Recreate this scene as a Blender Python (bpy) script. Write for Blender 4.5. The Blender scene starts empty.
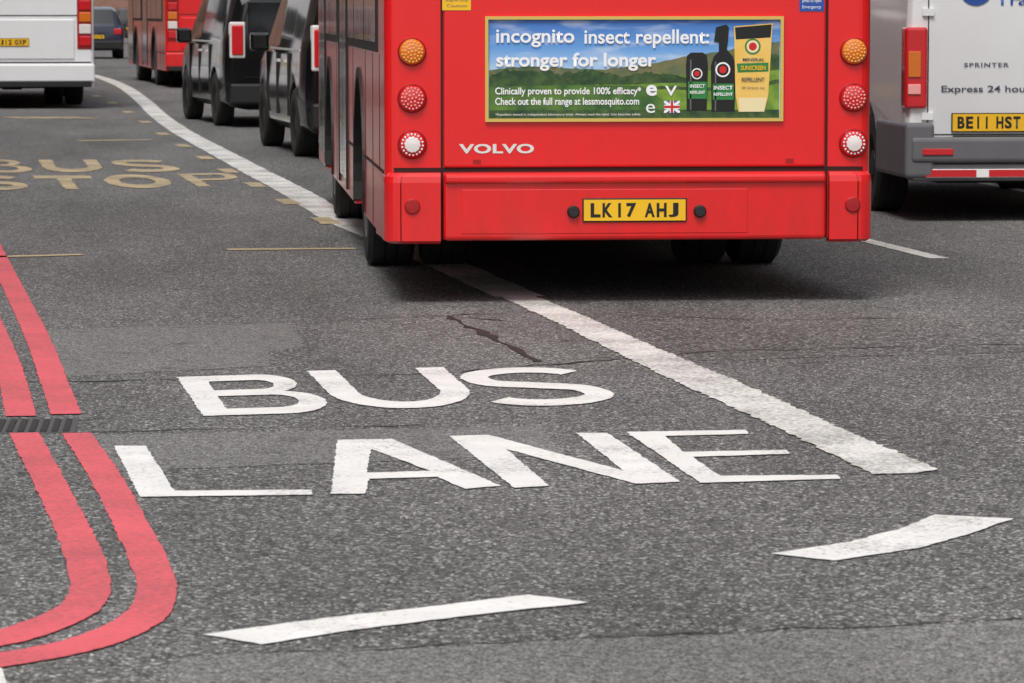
import bpy, bmesh, math, random
from mathutils import Vector, Matrix, Euler
random.seed(7)
scn = bpy.context.scene
scn.view_settings.view_transform='Standard'; scn.view_settings.look='None'; scn.view_settings.exposure=0
COL = scn.collection
H=1.49; FPX=3740.0; PITCH=math.atan(331.5/FPX); YAW=math.atan(312/FPX)
cam_eul = Euler((math.radians(90)-PITCH,0,-YAW),'XYZ')
MR = cam_eul.to_matrix()
def G(px,py):
    d = MR @ Vector(((px-512)/FPX, -(py-341.5)/FPX, -1))
    t = H/(-d.z)
    return (d.x*t, d.y*t)
# ---------------------------------------------------------------- materials
def newmat(name):
    m=bpy.data.materials.new(name); m.use_nodes=True
    nt=m.node_tree; b=nt.nodes['Principled BSDF']
    return m,nt,b
def nd(nt,t,**kw):
    n=nt.nodes.new(t)
    for k,v in kw.items():
        try: setattr(n,k,v)
        except Exception: pass
    return n
def simple(name,col,rough=0.5,metal=0,coat=0,spec=0.5,dirt=0.0,dcol=(0.05,0.045,0.04,1),dscale=3.0):
    m,nt,b=newmat(name)
    b.inputs['Roughness'].default_value=rough; b.inputs['Metallic'].default_value=metal
    b.inputs['Coat Weight'].default_value=coat; b.inputs['Coat Roughness'].default_value=0.08
    b.inputs['Specular IOR Level'].default_value=spec
    if dirt==0:
        b.inputs['Base Color'].default_value=col; 
        tc=nd(nt,'ShaderNodeTexCoord'); n=nd(nt,'ShaderNodeTexNoise'); n.inputs['Scale'].default_value=4; n.inputs['Detail'].default_value=2
        nt.links.new(tc.outputs['Object'],n.inputs['Vector']); mr=nd(nt,'ShaderNodeMapRange'); mr.inputs[3].default_value=max(0.02,rough-.06); mr.inputs[4].default_value=rough+.08
        nt.links.new(n.outputs['Fac'],mr.inputs[0]); nt.links.new(mr.outputs[0],b.inputs['Roughness'])
        return m
    tc=nd(nt,'ShaderNodeTexCoord'); n=nd(nt,'ShaderNodeTexNoise'); n.inputs['Scale'].default_value=dscale; n.inputs['Detail'].default_value=5
    nt.links.new(tc.outputs['Object'],n.inputs['Vector'])
    r=nd(nt,'ShaderNodeValToRGB'); r.color_ramp.elements[0].position=0.35; r.color_ramp.elements[1].position=0.8
    r.color_ramp.elements[0].color=(0,0,0,1); r.color_ramp.elements[1].color=(dirt,dirt,dirt,1)
    nt.links.new(n.outputs['Fac'],r.inputs['Fac'])
    mx=nd(nt,'ShaderNodeMix',data_type='RGBA'); mx.inputs[6].default_value=col; mx.inputs[7].default_value=dcol
    nt.links.new(r.outputs['Color'],mx.inputs[0]); nt.links.new(mx.outputs[2],b.inputs['Base Color'])
    return m
def vehicle_red():
    m,nt,b=newmat('red_bus_paint'); L=nt.links
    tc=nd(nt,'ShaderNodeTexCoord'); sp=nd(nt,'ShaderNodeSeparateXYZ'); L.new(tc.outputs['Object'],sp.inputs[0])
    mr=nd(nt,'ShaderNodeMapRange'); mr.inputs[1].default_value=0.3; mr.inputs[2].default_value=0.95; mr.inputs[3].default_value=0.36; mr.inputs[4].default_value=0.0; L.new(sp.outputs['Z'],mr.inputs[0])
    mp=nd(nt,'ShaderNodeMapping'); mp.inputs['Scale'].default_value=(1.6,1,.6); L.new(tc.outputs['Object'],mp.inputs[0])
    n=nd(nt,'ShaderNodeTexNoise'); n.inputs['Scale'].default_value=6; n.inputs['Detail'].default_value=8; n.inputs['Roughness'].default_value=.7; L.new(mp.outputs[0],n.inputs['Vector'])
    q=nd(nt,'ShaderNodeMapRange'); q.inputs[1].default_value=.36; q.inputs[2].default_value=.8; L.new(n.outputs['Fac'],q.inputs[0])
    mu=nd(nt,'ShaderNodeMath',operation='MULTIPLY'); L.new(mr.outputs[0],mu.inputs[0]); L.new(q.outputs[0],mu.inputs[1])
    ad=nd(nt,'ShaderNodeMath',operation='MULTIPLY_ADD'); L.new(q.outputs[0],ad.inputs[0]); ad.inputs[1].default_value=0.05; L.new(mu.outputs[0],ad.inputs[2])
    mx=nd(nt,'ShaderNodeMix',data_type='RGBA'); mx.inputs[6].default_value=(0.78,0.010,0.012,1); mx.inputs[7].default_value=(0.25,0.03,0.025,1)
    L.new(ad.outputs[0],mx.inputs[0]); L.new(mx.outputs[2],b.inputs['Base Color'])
    b.inputs['Roughness'].default_value=.3; b.inputs['Coat Weight'].default_value=.6; b.inputs['Coat Roughness'].default_value=.1
    return m
def asphalt(name,base,light,contrast=1.0,vor=120):
    m,nt,b=newmat(name); L=nt.links
    geo=nd(nt,'ShaderNodeNewGeometry')
    v=nd(nt,'ShaderNodeTexVoronoi'); v.inputs['Scale'].default_value=vor; L.new(geo.outputs['Position'],v.inputs['Vector'])
    r=nd(nt,'ShaderNodeValToRGB'); e=r.color_ramp.elements
    e[0].position=0.0; e[0].color=(base*0.22,base*0.22,base*0.23,1)
    e[1].position=1.0; e[1].color=(light,light*0.98,light*0.96,1)
    x=r.color_ramp.elements.new(0.5); x.color=(base*.9,base*0.885,base*0.875,1)
    x=r.color_ramp.elements.new(0.86); x.color=(base*1.6,base*1.57,base*1.54,1)
    sep=nd(nt,'ShaderNodeSeparateColor'); L.new(v.outputs['Color'],sep.inputs[0]); L.new(sep.outputs[0],r.inputs['Fac'])
    n1=nd(nt,'ShaderNodeTexNoise'); n1.inputs['Scale'].default_value=0.5; n1.inputs['Detail'].default_value=6; n1.inputs['Roughness'].default_value=0.6
    mp=nd(nt,'ShaderNodeMapping'); mp.inputs['Rotation'].default_value=(0,0,math.radians(-4.7)); mp.inputs['Scale'].default_value=(1.8,0.4,1)
    L.new(geo.outputs['Position'],mp.inputs['Vector']); L.new(mp.outputs['Vector'],n1.inputs['Vector'])
    n2=nd(nt,'ShaderNodeTexNoise'); n2.inputs['Scale'].default_value=26; n2.inputs['Detail'].default_value=4; n2.inputs['Roughness'].default_value=0.75
    L.new(geo.outputs['Position'],n2.inputs['Vector'])
    mr1=nd(nt,'ShaderNodeMapRange'); mr1.inputs[1].default_value=0.3; mr1.inputs[2].default_value=0.7; mr1.inputs[3].default_value=1-0.27*contrast; mr1.inputs[4].default_value=1+0.24*contrast
    mr2=nd(nt,'ShaderNodeMapRange'); mr2.inputs[1].default_value=0.3; mr2.inputs[2].default_value=0.7; mr2.inputs[3].default_value=0.68; mr2.inputs[4].default_value=1.32
    L.new(n1.outputs['Fac'],mr1.inputs[0]); L.new(n2.outputs['Fac'],mr2.inputs[0])
    mu=nd(nt,'ShaderNodeMath',operation='MULTIPLY'); L.new(mr1.outputs[0],mu.inputs[0]); L.new(mr2.outputs[0],mu.inputs[1])
    # sparse dark oil / rubber spots
    n4=nd(nt,'ShaderNodeTexNoise'); n4.inputs['Scale'].default_value=4.5; n4.inputs['Detail'].default_value=5; L.new(geo.outputs['Position'],n4.inputs['Vector'])
    m4=nd(nt,'ShaderNodeMapRange'); m4.inputs[1].default_value=0.60; m4.inputs[2].default_value=0.74; m4.inputs[3].default_value=1.0; m4.inputs[4].default_value=0.62; L.new(n4.outputs['Fac'],m4.inputs[0])
    mv=nd(nt,'ShaderNodeMath',operation='MULTIPLY'); L.new(mu.outputs[0],mv.inputs[0]); L.new(m4.outputs[0],mv.inputs[1])
    vm=nd(nt,'ShaderNodeVectorMath',operation='SCALE'); L.new(r.outputs['Color'],vm.inputs[0]); L.new(mv.outputs[0],vm.inputs['Scale'])
    L.new(vm.outputs[0],b.inputs['Base Color'])
    b.inputs['Roughness'].default_value=0.85; b.inputs['Specular IOR Level'].default_value=0.25
    bp=nd(nt,'ShaderNodeBump'); bp.inputs['Strength'].default_value=0.4; bp.inputs['Distance'].default_value=0.004
    L.new(v.outputs['Distance'],bp.inputs['Height']); L.new(bp.outputs[0],b.inputs['Normal'])
    return m
def paint(name,col,under,wear=0.5,soft=0.08,scale=55,lo=0.84):
    m,nt,b=newmat(name); L=nt.links
    geo=nd(nt,'ShaderNodeNewGeometry')
    n=nd(nt,'ShaderNodeTexNoise'); n.inputs['Scale'].default_value=scale; n.inputs['Detail'].default_value=5; n.inputs['Roughness'].default_value=0.75
    L.new(geo.outputs['Position'],n.inputs['Vector'])
    n2=nd(nt,'ShaderNodeTexNoise'); n2.inputs['Scale'].default_value=2.2; n2.inputs['Detail'].default_value=4
    L.new(geo.outputs['Position'],n2.inputs['Vector'])
    a=nd(nt,'ShaderNodeMath',operation='MULTIPLY'); a.inputs[1].default_value=0.5; L.new(n2.outputs['Fac'],a.inputs[0])
    s=nd(nt,'ShaderNodeMath',operation='ADD'); L.new(a.outputs[0],s.inputs[0]); L.new(n.outputs['Fac'],s.inputs[1])
    mr=nd(nt,'ShaderNodeMapRange'); th=1.0-0.3*wear; mr.inputs[1].default_value=th-soft; mr.inputs[2].default_value=th+soft
    L.new(s.outputs[0],mr.inputs[0])
    n3=nd(nt,'ShaderNodeTexNoise'); n3.inputs['Scale'].default_value=6; n3.inputs['Detail'].default_value=5; L.new(geo.outputs['Position'],n3.inputs['Vector'])
    m3=nd(nt,'ShaderNodeMapRange'); m3.inputs[1].default_value=0.3; m3.inputs[2].default_value=0.75; m3.inputs[3].default_value=1.0; m3.inputs[4].default_value=lo; L.new(n3.outputs['Fac'],m3.inputs[0])
    vm=nd(nt,'ShaderNodeVectorMath',operation='SCALE'); vm.inputs[0].default_value=col[:3]; L.new(m3.outputs[0],vm.inputs['Scale'])
    mx=nd(nt,'ShaderNodeMix',data_type='RGBA'); L.new(vm.outputs[0],mx.inputs[6]); mx.inputs[7].default_value=under
    L.new(mr.outputs[0],mx.inputs[0]); L.new(mx.outputs[2],b.inputs['Base Color'])
    b.inputs['Roughness'].default_value=0.7; b.inputs['Specular IOR Level'].default_value=0.3
    return m
A_D=(0.12,0.118,0.115,1)
M=dict(
 road=asphalt('asphalt',0.122,0.56), patch=asphalt('asphalt_patch',0.175,0.36,0.6,170), patch2=asphalt('asphalt_old',0.112,0.46,0.8,90),
 tar=simple('tar',(0.022,0.022,0.022,1),0.7), ground=simple('ground',(0.12,0.12,0.115,1),0.95,dirt=0.6,dscale=0.2),
 white=paint('white_road_paint',(0.82,0.81,0.79,1),(0.3,0.3,0.29,1),0.42), whitew=paint('worn_white_road_paint',(0.80,0.79,0.76,1),(0.2,0.198,0.192,1),0.66,0.12),
 redp=paint('red_road_paint',(0.74,0.125,0.15,1),(0.30,0.085,0.095,1),0.52,0.18,lo=.9), yel=paint('worn_yellow_road_paint',(0.72,0.55,0.31,1),(0.20,0.175,0.135,1),0.9,0.2),
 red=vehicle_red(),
 reddk=simple('dark_red_trim',(0.36,0.006,0.008,1),0.4),
 black=simple('black_plastic',(0.014,0.014,0.014,1),0.55), gap=simple('panel_gap',(0.03,0.004,0.004,1),0.8), bgap=simple('panel_gap_black',(0.02,0.02,0.02,1),0.8),
 rubber=simple('tyre_rubber',(0.018,0.018,0.018,1),0.85,dirt=0.5,dcol=(0.05,0.047,0.043,1),dscale=6),
 rim=simple('wheel_rim',(0.20,0.20,0.21,1),0.4,metal=0.7,dirt=0.5), rimdk=simple('dark_wheel_rim',(0.03,0.03,0.03,1),0.5,metal=0.5),
 glass=simple('tinted_glass',(0.012,0.014,0.016,1),0.06,spec=0.9), under=simple('underbody',(0.012,0.012,0.012,1),0.9),
 gold=simple('gold_frame',(0.70,0.50,0.12,1),0.4,metal=0.2), chrome=simple('badge_silver',(0.74,0.72,0.70,1),0.35,metal=0.0),
 plate=simple('yellow_plate',(0.90,0.52,0.012,1),0.4,dirt=0.1), plateblack=simple('plate_black',(0.01,0.01,0.01,1),0.5),
 whitebody=simple('white_vehicle_paint',(0.84,0.85,0.87,1),0.3,coat=0.5,dirt=0.10,dcol=(0.5,0.48,0.45,1)),
 blackbody=simple('black_vehicle_paint',(0.006,0.006,0.007,1),0.15,coat=0.4), bluebody=simple('dark_blue_vehicle_paint',(0.015,0.02,0.045,1),0.25,coat=.8),
 greypl=simple('grey_plastic',(0.15,0.15,0.165,1),0.5,dirt=0.3), 
 lred=simple('red_lens',(0.62,0.012,0.018,1),0.15,coat=1), lpink=simple('lamp_facet',(0.95,0.42,0.38,1),0.15), lamb=simple('amber_lens',(0.72,0.17,0.012,1),0.15,coat=1), lambf=simple('amber_facet',(0.95,0.5,0.1,1),0.15),
 lwhite=simple('clear_lens',(0.8,0.74,0.72,1),0.15,coat=1),
 wtxt=simple('white_print',(0.88,0.88,0.88,1),0.5), gtxt=simple('grey_print',(0.06,0.07,0.09,1),0.5), btxt=simple('blue_print',(0.02,0.08,0.35,1),0.5),
 pav=simple('paving',(0.30,0.29,0.275,1),0.85,dirt=0.5,dcol=(0.16,0.155,0.15,1),dscale=2), kerb=simple('kerb_stone',(0.34,0.33,0.32,1),0.8,dirt=0.5),
 stone=simple('stone_trim',(0.42,0.39,0.34,1),0.8,dirt=0.4), winglass=simple('window_glass',(0.02,0.025,0.03,1),0.08,spec=0.8),
 iron=simple('cast_iron',(0.09,0.085,0.08,1),0.6,metal=0.3),
 adgreen=simple('ad_field_green',(0.24,0.38,0.04,1),0.4,dirt=1.0,dcol=(0.05,0.14,0.02,1),dscale=14), adhill=simple('ad_hill_green',(0.015,0.05,0.018,1),0.4,dirt=0.9,dcol=(0.10,0.17,0.04,1),dscale=22),
 adhill2=simple('ad_far_hill',(0.08,0.13,0.07,1),0.4,dirt=1.0,dcol=(0.24,0.20,0.08,1),dscale=16),
 adlow=simple('ad_low_green',(0.022,0.095,0.025,1),0.4,dirt=1.0,dcol=(0.15,0.27,0.04,1),dscale=10),
 adblk=simple('ad_bottle_black',(0.012,0.012,0.012,1),0.3), adyel=simple('ad_tube_yellow',(0.85,0.52,0.09,1),0.4,dirt=.5,dcol=(.85,.68,.3,1),dscale=12), adyel2=simple('ad_tube_pale',(0.85,0.72,0.42,1),0.4), adred=simple('ad_red',(0.6,0.02,0.02,1),0.4),adlab=simple('ad_label',(0.03,0.22,0.05,1),0.4),adgry=simple('ad_highlight',(0.12,0.12,0.12,1),0.4),
)
def mat_sky_print():
    m,nt,b=newmat('ad_sky_print'); L=nt.links
    tc=nd(nt,'ShaderNodeTexCoord'); sp=nd(nt,'ShaderNodeSeparateXYZ'); L.new(tc.outputs['Object'],sp.inputs[0])
    mr=nd(nt,'ShaderNodeMapRange'); mr.inputs[1].default_value=1.14; mr.inputs[2].default_value=1.46; L.new(sp.outputs['Z'],mr.inputs[0])
    r=nd(nt,'ShaderNodeValToRGB'); e=r.color_ramp.elements; e[0].color=(0.50,0.68,0.86,1); e[1].color=(0.04,0.15,0.50,1); e[1].position=0.95
    x=e.new(0.5); x.color=(0.13,0.34,0.72,1)
    L.new(mr.outputs[0],r.inputs['Fac'])
    n=nd(nt,'ShaderNodeTexNoise'); n.inputs['Scale'].default_value=4; n.inputs['Detail'].default_value=6
    mp=nd(nt,'ShaderNodeMapping'); mp.inputs['Scale'].default_value=(1,1,4.5); L.new(tc.outputs['Object'],mp.inputs[0]); L.new(mp.outputs[0],n.inputs['Vector'])
    q=nd(nt,'ShaderNodeMapRange'); q.inputs[1].default_value=0.5; q.inputs[2].default_value=0.75; q.inputs[4].default_value=0.55; L.new(n.outputs['Fac'],q.inputs[0])
    mx=nd(nt,'ShaderNodeMix',data_type='RGBA'); L.new(r.outputs[0],mx.inputs[6]); mx.inputs[7].default_value=(0.75,0.8,0.85,1); L.new(q.outputs[0],mx.inputs[0])
    L.new(mx.outputs[2],b.inputs['Base Color']); b.inputs['Roughness'].default_value=0.4
    return m
M['adsky']=mat_sky_print()
def brick(name,c1,c2):
    m,nt,b=newmat(name); L=nt.links
    tc=nd(nt,'ShaderNodeTexCoord'); sp=nd(nt,'ShaderNodeSeparateXYZ'); L.new(tc.outputs['Object'],sp.inputs[0])
    ad=nd(nt,'ShaderNodeMath',operation='ADD'); L.new(sp.outputs['X'],ad.inputs[0]); L.new(sp.outputs['Y'],ad.inputs[1])
    cb=nd(nt,'ShaderNodeCombineXYZ'); L.new(ad.outputs[0],cb.inputs[0]); L.new(sp.outputs['Z'],cb.inputs[1])
    t=nd(nt,'ShaderNodeTexBrick'); t.inputs['Scale'].default_value=1; t.inputs['Brick Width'].default_value=0.225; t.inputs['Row Height'].default_value=0.075; t.inputs['Mortar Size'].default_value=0.006
    t.inputs['Color1'].default_value=c1; t.inputs['Color2'].default_value=c2; t.inputs['Mortar'].default_value=(0.3,0.28,0.25,1)
    L.new(cb.outputs[0],t.inputs['Vector']); L.new(t.outputs['Color'],b.inputs['Base Color']); b.inputs['Roughness'].default_value=0.9
    return m
M['brickA']=brick('brick_red',(0.26,0.11,0.07,1),(0.2,0.085,0.055,1)); M['brickB']=brick('brick_stock',(0.33,0.26,0.17,1),(0.27,0.2,0.13,1))
# ---------------------------------------------------------------- mesh helpers
def obj(name,me,mats,parent=None,smooth=False):
    for k in (mats if isinstance(mats,(list,tuple)) else [mats]): me.materials.append(M[k])
    o=bpy.data.objects.new(name,me); COL.objects.link(o)
    if parent: o.parent=parent
    if smooth:
        for p in me.polygons: p.use_smooth=True
    return o
def empty(name,x,y,rot=0):
    e=bpy.data.objects.new(name,None); COL.objects.link(e); e.location=(x,y,0); e.rotation_euler=(0,0,rot); return e
def box(name,x0,x1,y0,y1,z0,z1,mat,parent,bev=0.0,seg=2):
    bm=bmesh.new(); bmesh.ops.create_cube(bm,size=1)
    for v in bm.verts: v.co=Vector(((x0+x1)/2+v.co.x*(x1-x0),(y0+y1)/2+v.co.y*(y1-y0),(z0+z1)/2+v.co.z*(z1-z0)))
    if bev>0: bmesh.ops.bevel(bm,geom=list(bm.edges),offset=bev,segments=seg,profile=0.5,affect='EDGES')
    me=bpy.data.meshes.new(name); bm.to_mesh(me); bm.free()
    return obj(name,me,mat,parent,False)
def joinboxes(name,lst,mat,parent):
    bm=bmesh.new()
    for (x0,x1,y0,y1,z0,z1) in lst:
        g=bmesh.ops.create_cube(bm,size=1)
        for v in g['verts']: v.co=Vector(((x0+x1)/2+v.co.x*(x1-x0),(y0+y1)/2+v.co.y*(y1-y0),(z0+z1)/2+v.co.z*(z1-z0)))
    me=bpy.data.meshes.new(name); bm.to_mesh(me); bm.free(); return obj(name,me,mat,parent)
def lathe(name,prof,mats,parent,loc,axis='X',n=40,matfn=None):
    vs=[];fs=[];mi=[]
    for a,r in prof:
        for i in range(n):
            t=2*math.pi*i/n
            if axis=='X': vs.append((loc[0]+a,loc[1]+r*math.cos(t),loc[2]+r*math.sin(t)))
            else: vs.append((loc[0]+r*math.cos(t),loc[1]+a,loc[2]+r*math.sin(t)))
    for k in range(len(prof)-1):
        for i in range(n):
            j=(i+1)%n; fs.append((k*n+i,k*n+j,(k+1)*n+j,(k+1)*n+i)); mi.append(matfn(k) if matfn else 0)
    fs.append(tuple(range(n))[::-1]); mi.append(mi[0]); fs.append(tuple((len(prof)-1)*n+i for i in range(n))); mi.append(mi[-2] if len(mi)>1 else 0)
    me=bpy.data.meshes.new(name); me.from_pydata(vs,[],fs)
    o=obj(name,me,mats,parent)
    for p,m_ in zip(me.polygons,mi): p.material_index=m_
    bm=bmesh.new(); bm.from_mesh(me); bmesh.ops.recalc_face_normals(bm,faces=bm.faces); bm.to_mesh(me); bm.free()
    return o
def wheel(name,parent,x,y,r,w,side,rimm='rim'):
    s=side; h=w/2
    prof=[(-s*h,r*0.6),(-s*h,r*0.93),(-s*h*0.8,r),(-s*h*0.3,r),(-s*h*0.28,r*0.985),(-s*h*0.22,r*0.985),(-s*h*0.2,r),(s*h*0.2,r),(s*h*0.22,r*0.985),(s*h*0.28,r*0.985),(s*h*0.3,r),(s*h*0.8,r),(s*h,r*0.93),(s*h*1.02,r*0.80),(s*h,r*0.66),(s*h*0.9,r*0.64),(s*h*0.55,r*0.52),(s*h*0.5,r*0.28),(s*h*0.8,r*0.25),(s*h*0.82,r*0.1)]
    return lathe(name,prof,['rubber',rimm],parent,(x,y,r),'X',40,lambda k:0 if k<14 else 1)
def poly2d(name,contours,z,mat,parent=None,plane='XY',y=0.0):
    cu=bpy.data.curves.new(name,'CURVE'); cu.dimensions='2D'; cu.fill_mode='BOTH'
    for c in contours:
        sp=cu.splines.new('POLY'); sp.points.add(len(c)-1)
        for i,p in enumerate(c): sp.points[i].co=(p[0],p[1],0,1)
        sp.use_cyclic_u=True
    t=bpy.data.objects.new('tmp',cu); COL.objects.link(t)
    bpy.context.view_layer.update()
    me=bpy.data.meshes.new_from_object(t.evaluated_get(bpy.context.evaluated_depsgraph_get()))
    bpy.data.objects.remove(t); me.name=name; me.materials.clear()
    for v in me.vertices:
        v.co = Vector((v.co.x,v.co.y,z)) if plane=='XY' else Vector((v.co.x,y,v.co.y))
    bm=bmesh.new(); bm.from_mesh(me); bmesh.ops.remove_doubles(bm,verts=bm.verts,dist=1e-6)
    tgt=Vector((0,0,1)) if plane=='XY' else Vector((0,-1,0))
    bm.normal_update()
    for f in bm.faces:
        if f.normal.dot(tgt)<0: f.normal_flip()
    bm.to_mesh(me); bm.free()
    return obj(name,me,mat,parent)
def text(name,s,x0,x1,z0,z1,y,mat,parent,bold=0.0,space=1.0):
    cu=bpy.data.curves.new(name,'FONT'); cu.body=s; cu.offset=bold; cu.space_character=space; cu.resolution_u=4
    t=bpy.data.objects.new('tmp',cu); COL.objects.link(t); bpy.context.view_layer.update()
    me=bpy.data.meshes.new_from_object(t.evaluated_get(bpy.context.evaluated_depsgraph_get()))
    bpy.data.objects.remove(t); me.materials.clear(); me.name=name
    xs=[v.co.x for v in me.vertices]; ys=[v.co.y for v in me.vertices]
    a,b_,c,d=min(xs),max(xs),min(ys),max(ys)
    for v in me.vertices:
        v.co=Vector((x0+(v.co.x-a)/(b_-a)*(x1-x0),y,z0+(v.co.y-c)/(d-c)*(z1-z0)))
    return obj(name,me,mat,parent)
def jitter(poly,step=0.05,amp=0.004):
    out=[]
    n=len(poly)
    for i in range(n):
        a=Vector(poly[i]); b=Vector(poly[(i+1)%n]); l=(b-a).length; k=max(1,int(l/step))
        for j in range(k):
            p=a.lerp(b,j/k); out.append((p.x+random.uniform(-amp,amp),p.y+random.uniform(-amp,amp)))
    return out
def catmull(P,n=8):
    P=[Vector(p) for p in P]; out=[]
    for i in range(len(P)-1):
        p0=P[max(i-1,0)];p1=P[i];p2=P[i+1];p3=P[min(i+2,len(P)-1)]
        for j in range(n):
            t=j/n; out.append(0.5*((2*p1)+(-p0+p2)*t+(2*p0-5*p1+4*p2-p3)*t*t+(-p0+3*p1-3*p2+p3)*t**3))
    out.append(P[-1]); return out
def ribbon(P,w,curve=True,n=8):
    Q=catmull(P,n) if curve else [Vector(p) for p in P]
    L=[];R=[]
    for i,p in enumerate(Q):
        t=(Q[min(i+1,len(Q)-1)]-Q[max(i-1,0)]).normalized(); nn=Vector((-t.y,t.x))
        ww=w(i/(len(Q)-1)) if callable(w) else w
        L.append(tuple(p+nn*ww/2)); R.append(tuple(p-nn*ww/2))
    return L+R[::-1]
GP=lambda pts:[G(*p) for p in pts]
# ---------------------------------------------------------------- ground, road
HD=math.radians(4.75); U=Vector((-math.sin(HD),math.cos(HD))); R_=Vector((math.cos(HD),math.sin(HD)))
def W(b,s,t):
    p=Vector(b)+U*s+R_*t; return (p.x,p.y)
def rect(name,pts,z,mat):
    me=bpy.data.meshes.new(name); me.from_pydata([(p[0],p[1],z) for p in pts],[],[tuple(range(len(pts)))]); return obj(name,me,mat)
rect('ground',[(-900,-900),(900,-900),(900,900),(-900,900)],-0.004,'ground')
K0=(-0.80,11.2)
rect('road',[(-60,-25),(45,-25),W((10.5,20),320,0),W((10.5,20),320,-40)],0.0,'road')
def patch(pts,mat): 
    poly2d('road_patch',[jitter(GP(pts),0.08,0.012)],0.0015,mat)
patch([(45,330),(288,323),(306,347),(268,352),(272,366),(52,378),(30,352)],'patch')
patch([(88,436),(540,426),(562,455),(100,472)],'patch')
patch([(170,658),(1100,618),(1180,760),(170,800)],'patch')
patch([(640,330),(1100,318),(1100,350),(665,362)],'patch2')
def crack(pts,w,name='road_crack'):
    P=[]
    pts=GP(pts)
    for i in range(len(pts)-1):
        a=Vector(pts[i]);b=Vector(pts[i+1]);k=max(2,int((b-a).length/0.12))
        for j in range(k): P.append(a.lerp(b,j/k)+Vector((random.uniform(-.015,.015),random.uniform(-.04,.04))))
    P.append(Vector(pts[-1]))
    poly=ribbon(P,lambda t:w*random.uniform(0.15,1.3),curve=False)
    vs=[(p[0],p[1],0.003) for p in poly]; n=len(poly)//2
    fs=[(i,2*n-1-i,2*n-2-i,i+1) for i in range(n-1)]
    me=bpy.data.meshes.new(name); me.from_pydata(vs,[],fs); return obj(name,me,'tar')
crack([(0,384),(150,380),(300,377),(430,374),(560,364),(700,352),(1024,345)],0.024)
crack([(448,317),(480,332),(505,345),(538,362)],0.05)
crack([(462,318),(512,322)],0.02)
crack([(85,432),(260,429),(420,425)],0.016)
crack([(240,324),(305,322),(520,312),(760,320),(1024,318)],0.016)
crack([(170,657),(500,643),(1024,619)],0.010)
# ---------------------------------------------------------------- markings
ZM=0.0045
def warc(cx,cy,rx,ry,a0,a1,n=14):
    return [(cx+rx*math.cos(math.radians(a0+(a1-a0)*i/n)),cy+ry*math.sin(math.radians(a0+(a1-a0)*i/n))) for i in range(n+1)]
def stroke(P,tu,tv):
    Q=[Vector((p[0]/tu,p[1]/tv)) for p in P]; L=[];R=[]
    for i,p in enumerate(Q):
        t=(Q[min(i+1,len(Q)-1)]-Q[max(i-1,0)]).normalized(); n=Vector((-t.y,t.x))
        a=p+n;b=p-n; L.append((a.x*tu,a.y*tv)); R.append((b.x*tu,b.y*tv))
    return L+R[::-1]
def glyph(ch,tu=0.11,tv=0.075):
    if ch=='B':
        o=[(0,0),(0,1),(.58,1)]+warc(.60,.755,.27,.245,90,-75)+warc(.64,.275,.36,.275,75,-90)
        h1=[(2*tu,1-2*tv),(.56,1-2*tv)]+warc(.57,.73,.12,.12,90,-90)+[(2*tu,.61)]
        h2=[(2*tu,.46),(.60,.46)]+warc(.61,.305,.18,.155,90,-90)+[(2*tu,.15)]
        return [o,h1,h2]
    if ch=='U':
        return [stroke([(tu,1),(tu,.7),(tu,.45)]+warc(.5,.42,.5-tu,.42-tv,180,360,24)+[(1-tu,.7),(1-tu,1)],tu,tv)]
    if ch=='S':
        P=warc(.5,.74,.5-tu,.26-tv,25,180,16)+catmull([(tu,.72),(.2,.59),(.5,.51),(.8,.42),(1-tu,.28)],5)[1:-1]+warc(.5,.27,.5-tu,.27-tv,0,-155,16)
        return [stroke(P,tu,tv)]
    if ch=='O':
        return [warc(.5,.5,.5,.5,0,354,50),warc(.5,.5,.5-2*tu,.5-2*tv,0,354,50)]
    if ch=='T': return [[(0,1),(0,1-2*tv),(.5-tu,1-2*tv),(.5-tu,0),(.5+tu,0),(.5+tu,1-2*tv),(1,1-2*tv),(1,1)]]
    if ch=='P':
        o=[(0,0),(0,1),(.6,1)]+warc(.62,.72,.38,.28,90,-90)+[(2*tu,.44),(2*tu,0)]
        return [o,[(2*tu,1-2*tv),(.58,1-2*tv)]+warc(.6,.72,.18,.15,90,-90)+[(2*tu,.57)]]
def place(ch,BL,BR,TL,TR,**k):
    a,b,c,d=[Vector(G(*p)) for p in (BL,BR,TL,TR)]
    out=[]
    for cont in glyph(ch,**k):
        out.append([tuple(a*(1-u)*(1-v)+b*u*(1-v)+c*(1-u)*v+d*u*v) for u,v in cont])
    return out
C=[]
C+=place('B',(203,417),(335,413),(177,378),(306,374),tu=.105)
C+=place('U',(346,412),(487,406),(307,372),(443,368),tu=.105)
C+=place('S',(487,409),(626,404),(452,370),(580,367),tu=.105)
C.append(GP([(114,447),(146,447),(174,492),(311,491),(312,496),(140,498)]))
C+= [GP([(337,441),(392,440),(501,487),(464,490),(437,478),(369,480),(366,495),(331,495)]),GP([(371,450),(367,474),(430,472)])]
C.append(GP([(449,437),(489,436),(624,472),(576,434),(607,434),(681,483),(636,485),(506,450),(549,487),(514,489)]))
C.append(GP([(626,433),(746,431),(749,435),(665,437),(683,453),(786,451),(789,455),(692,458),(720,477),(838,476),(841,480),(700,484)]))
C=[jitter(c,0.03,0.0035) for c in C]
poly2d('bus_lane_marking',C,ZM,'white')
P=[(500,297),(536,297),(580,315),(660,350),(716,373),(780,401),(845,431),(890,450),(938,470),(915,474),(872,475),(825,452),(770,425),(712,399),(650,370),(610,350),(560,325)]
poly2d('lane_line',[jitter(GP(P),0.035,0.010)],ZM,'whitew')
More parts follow.
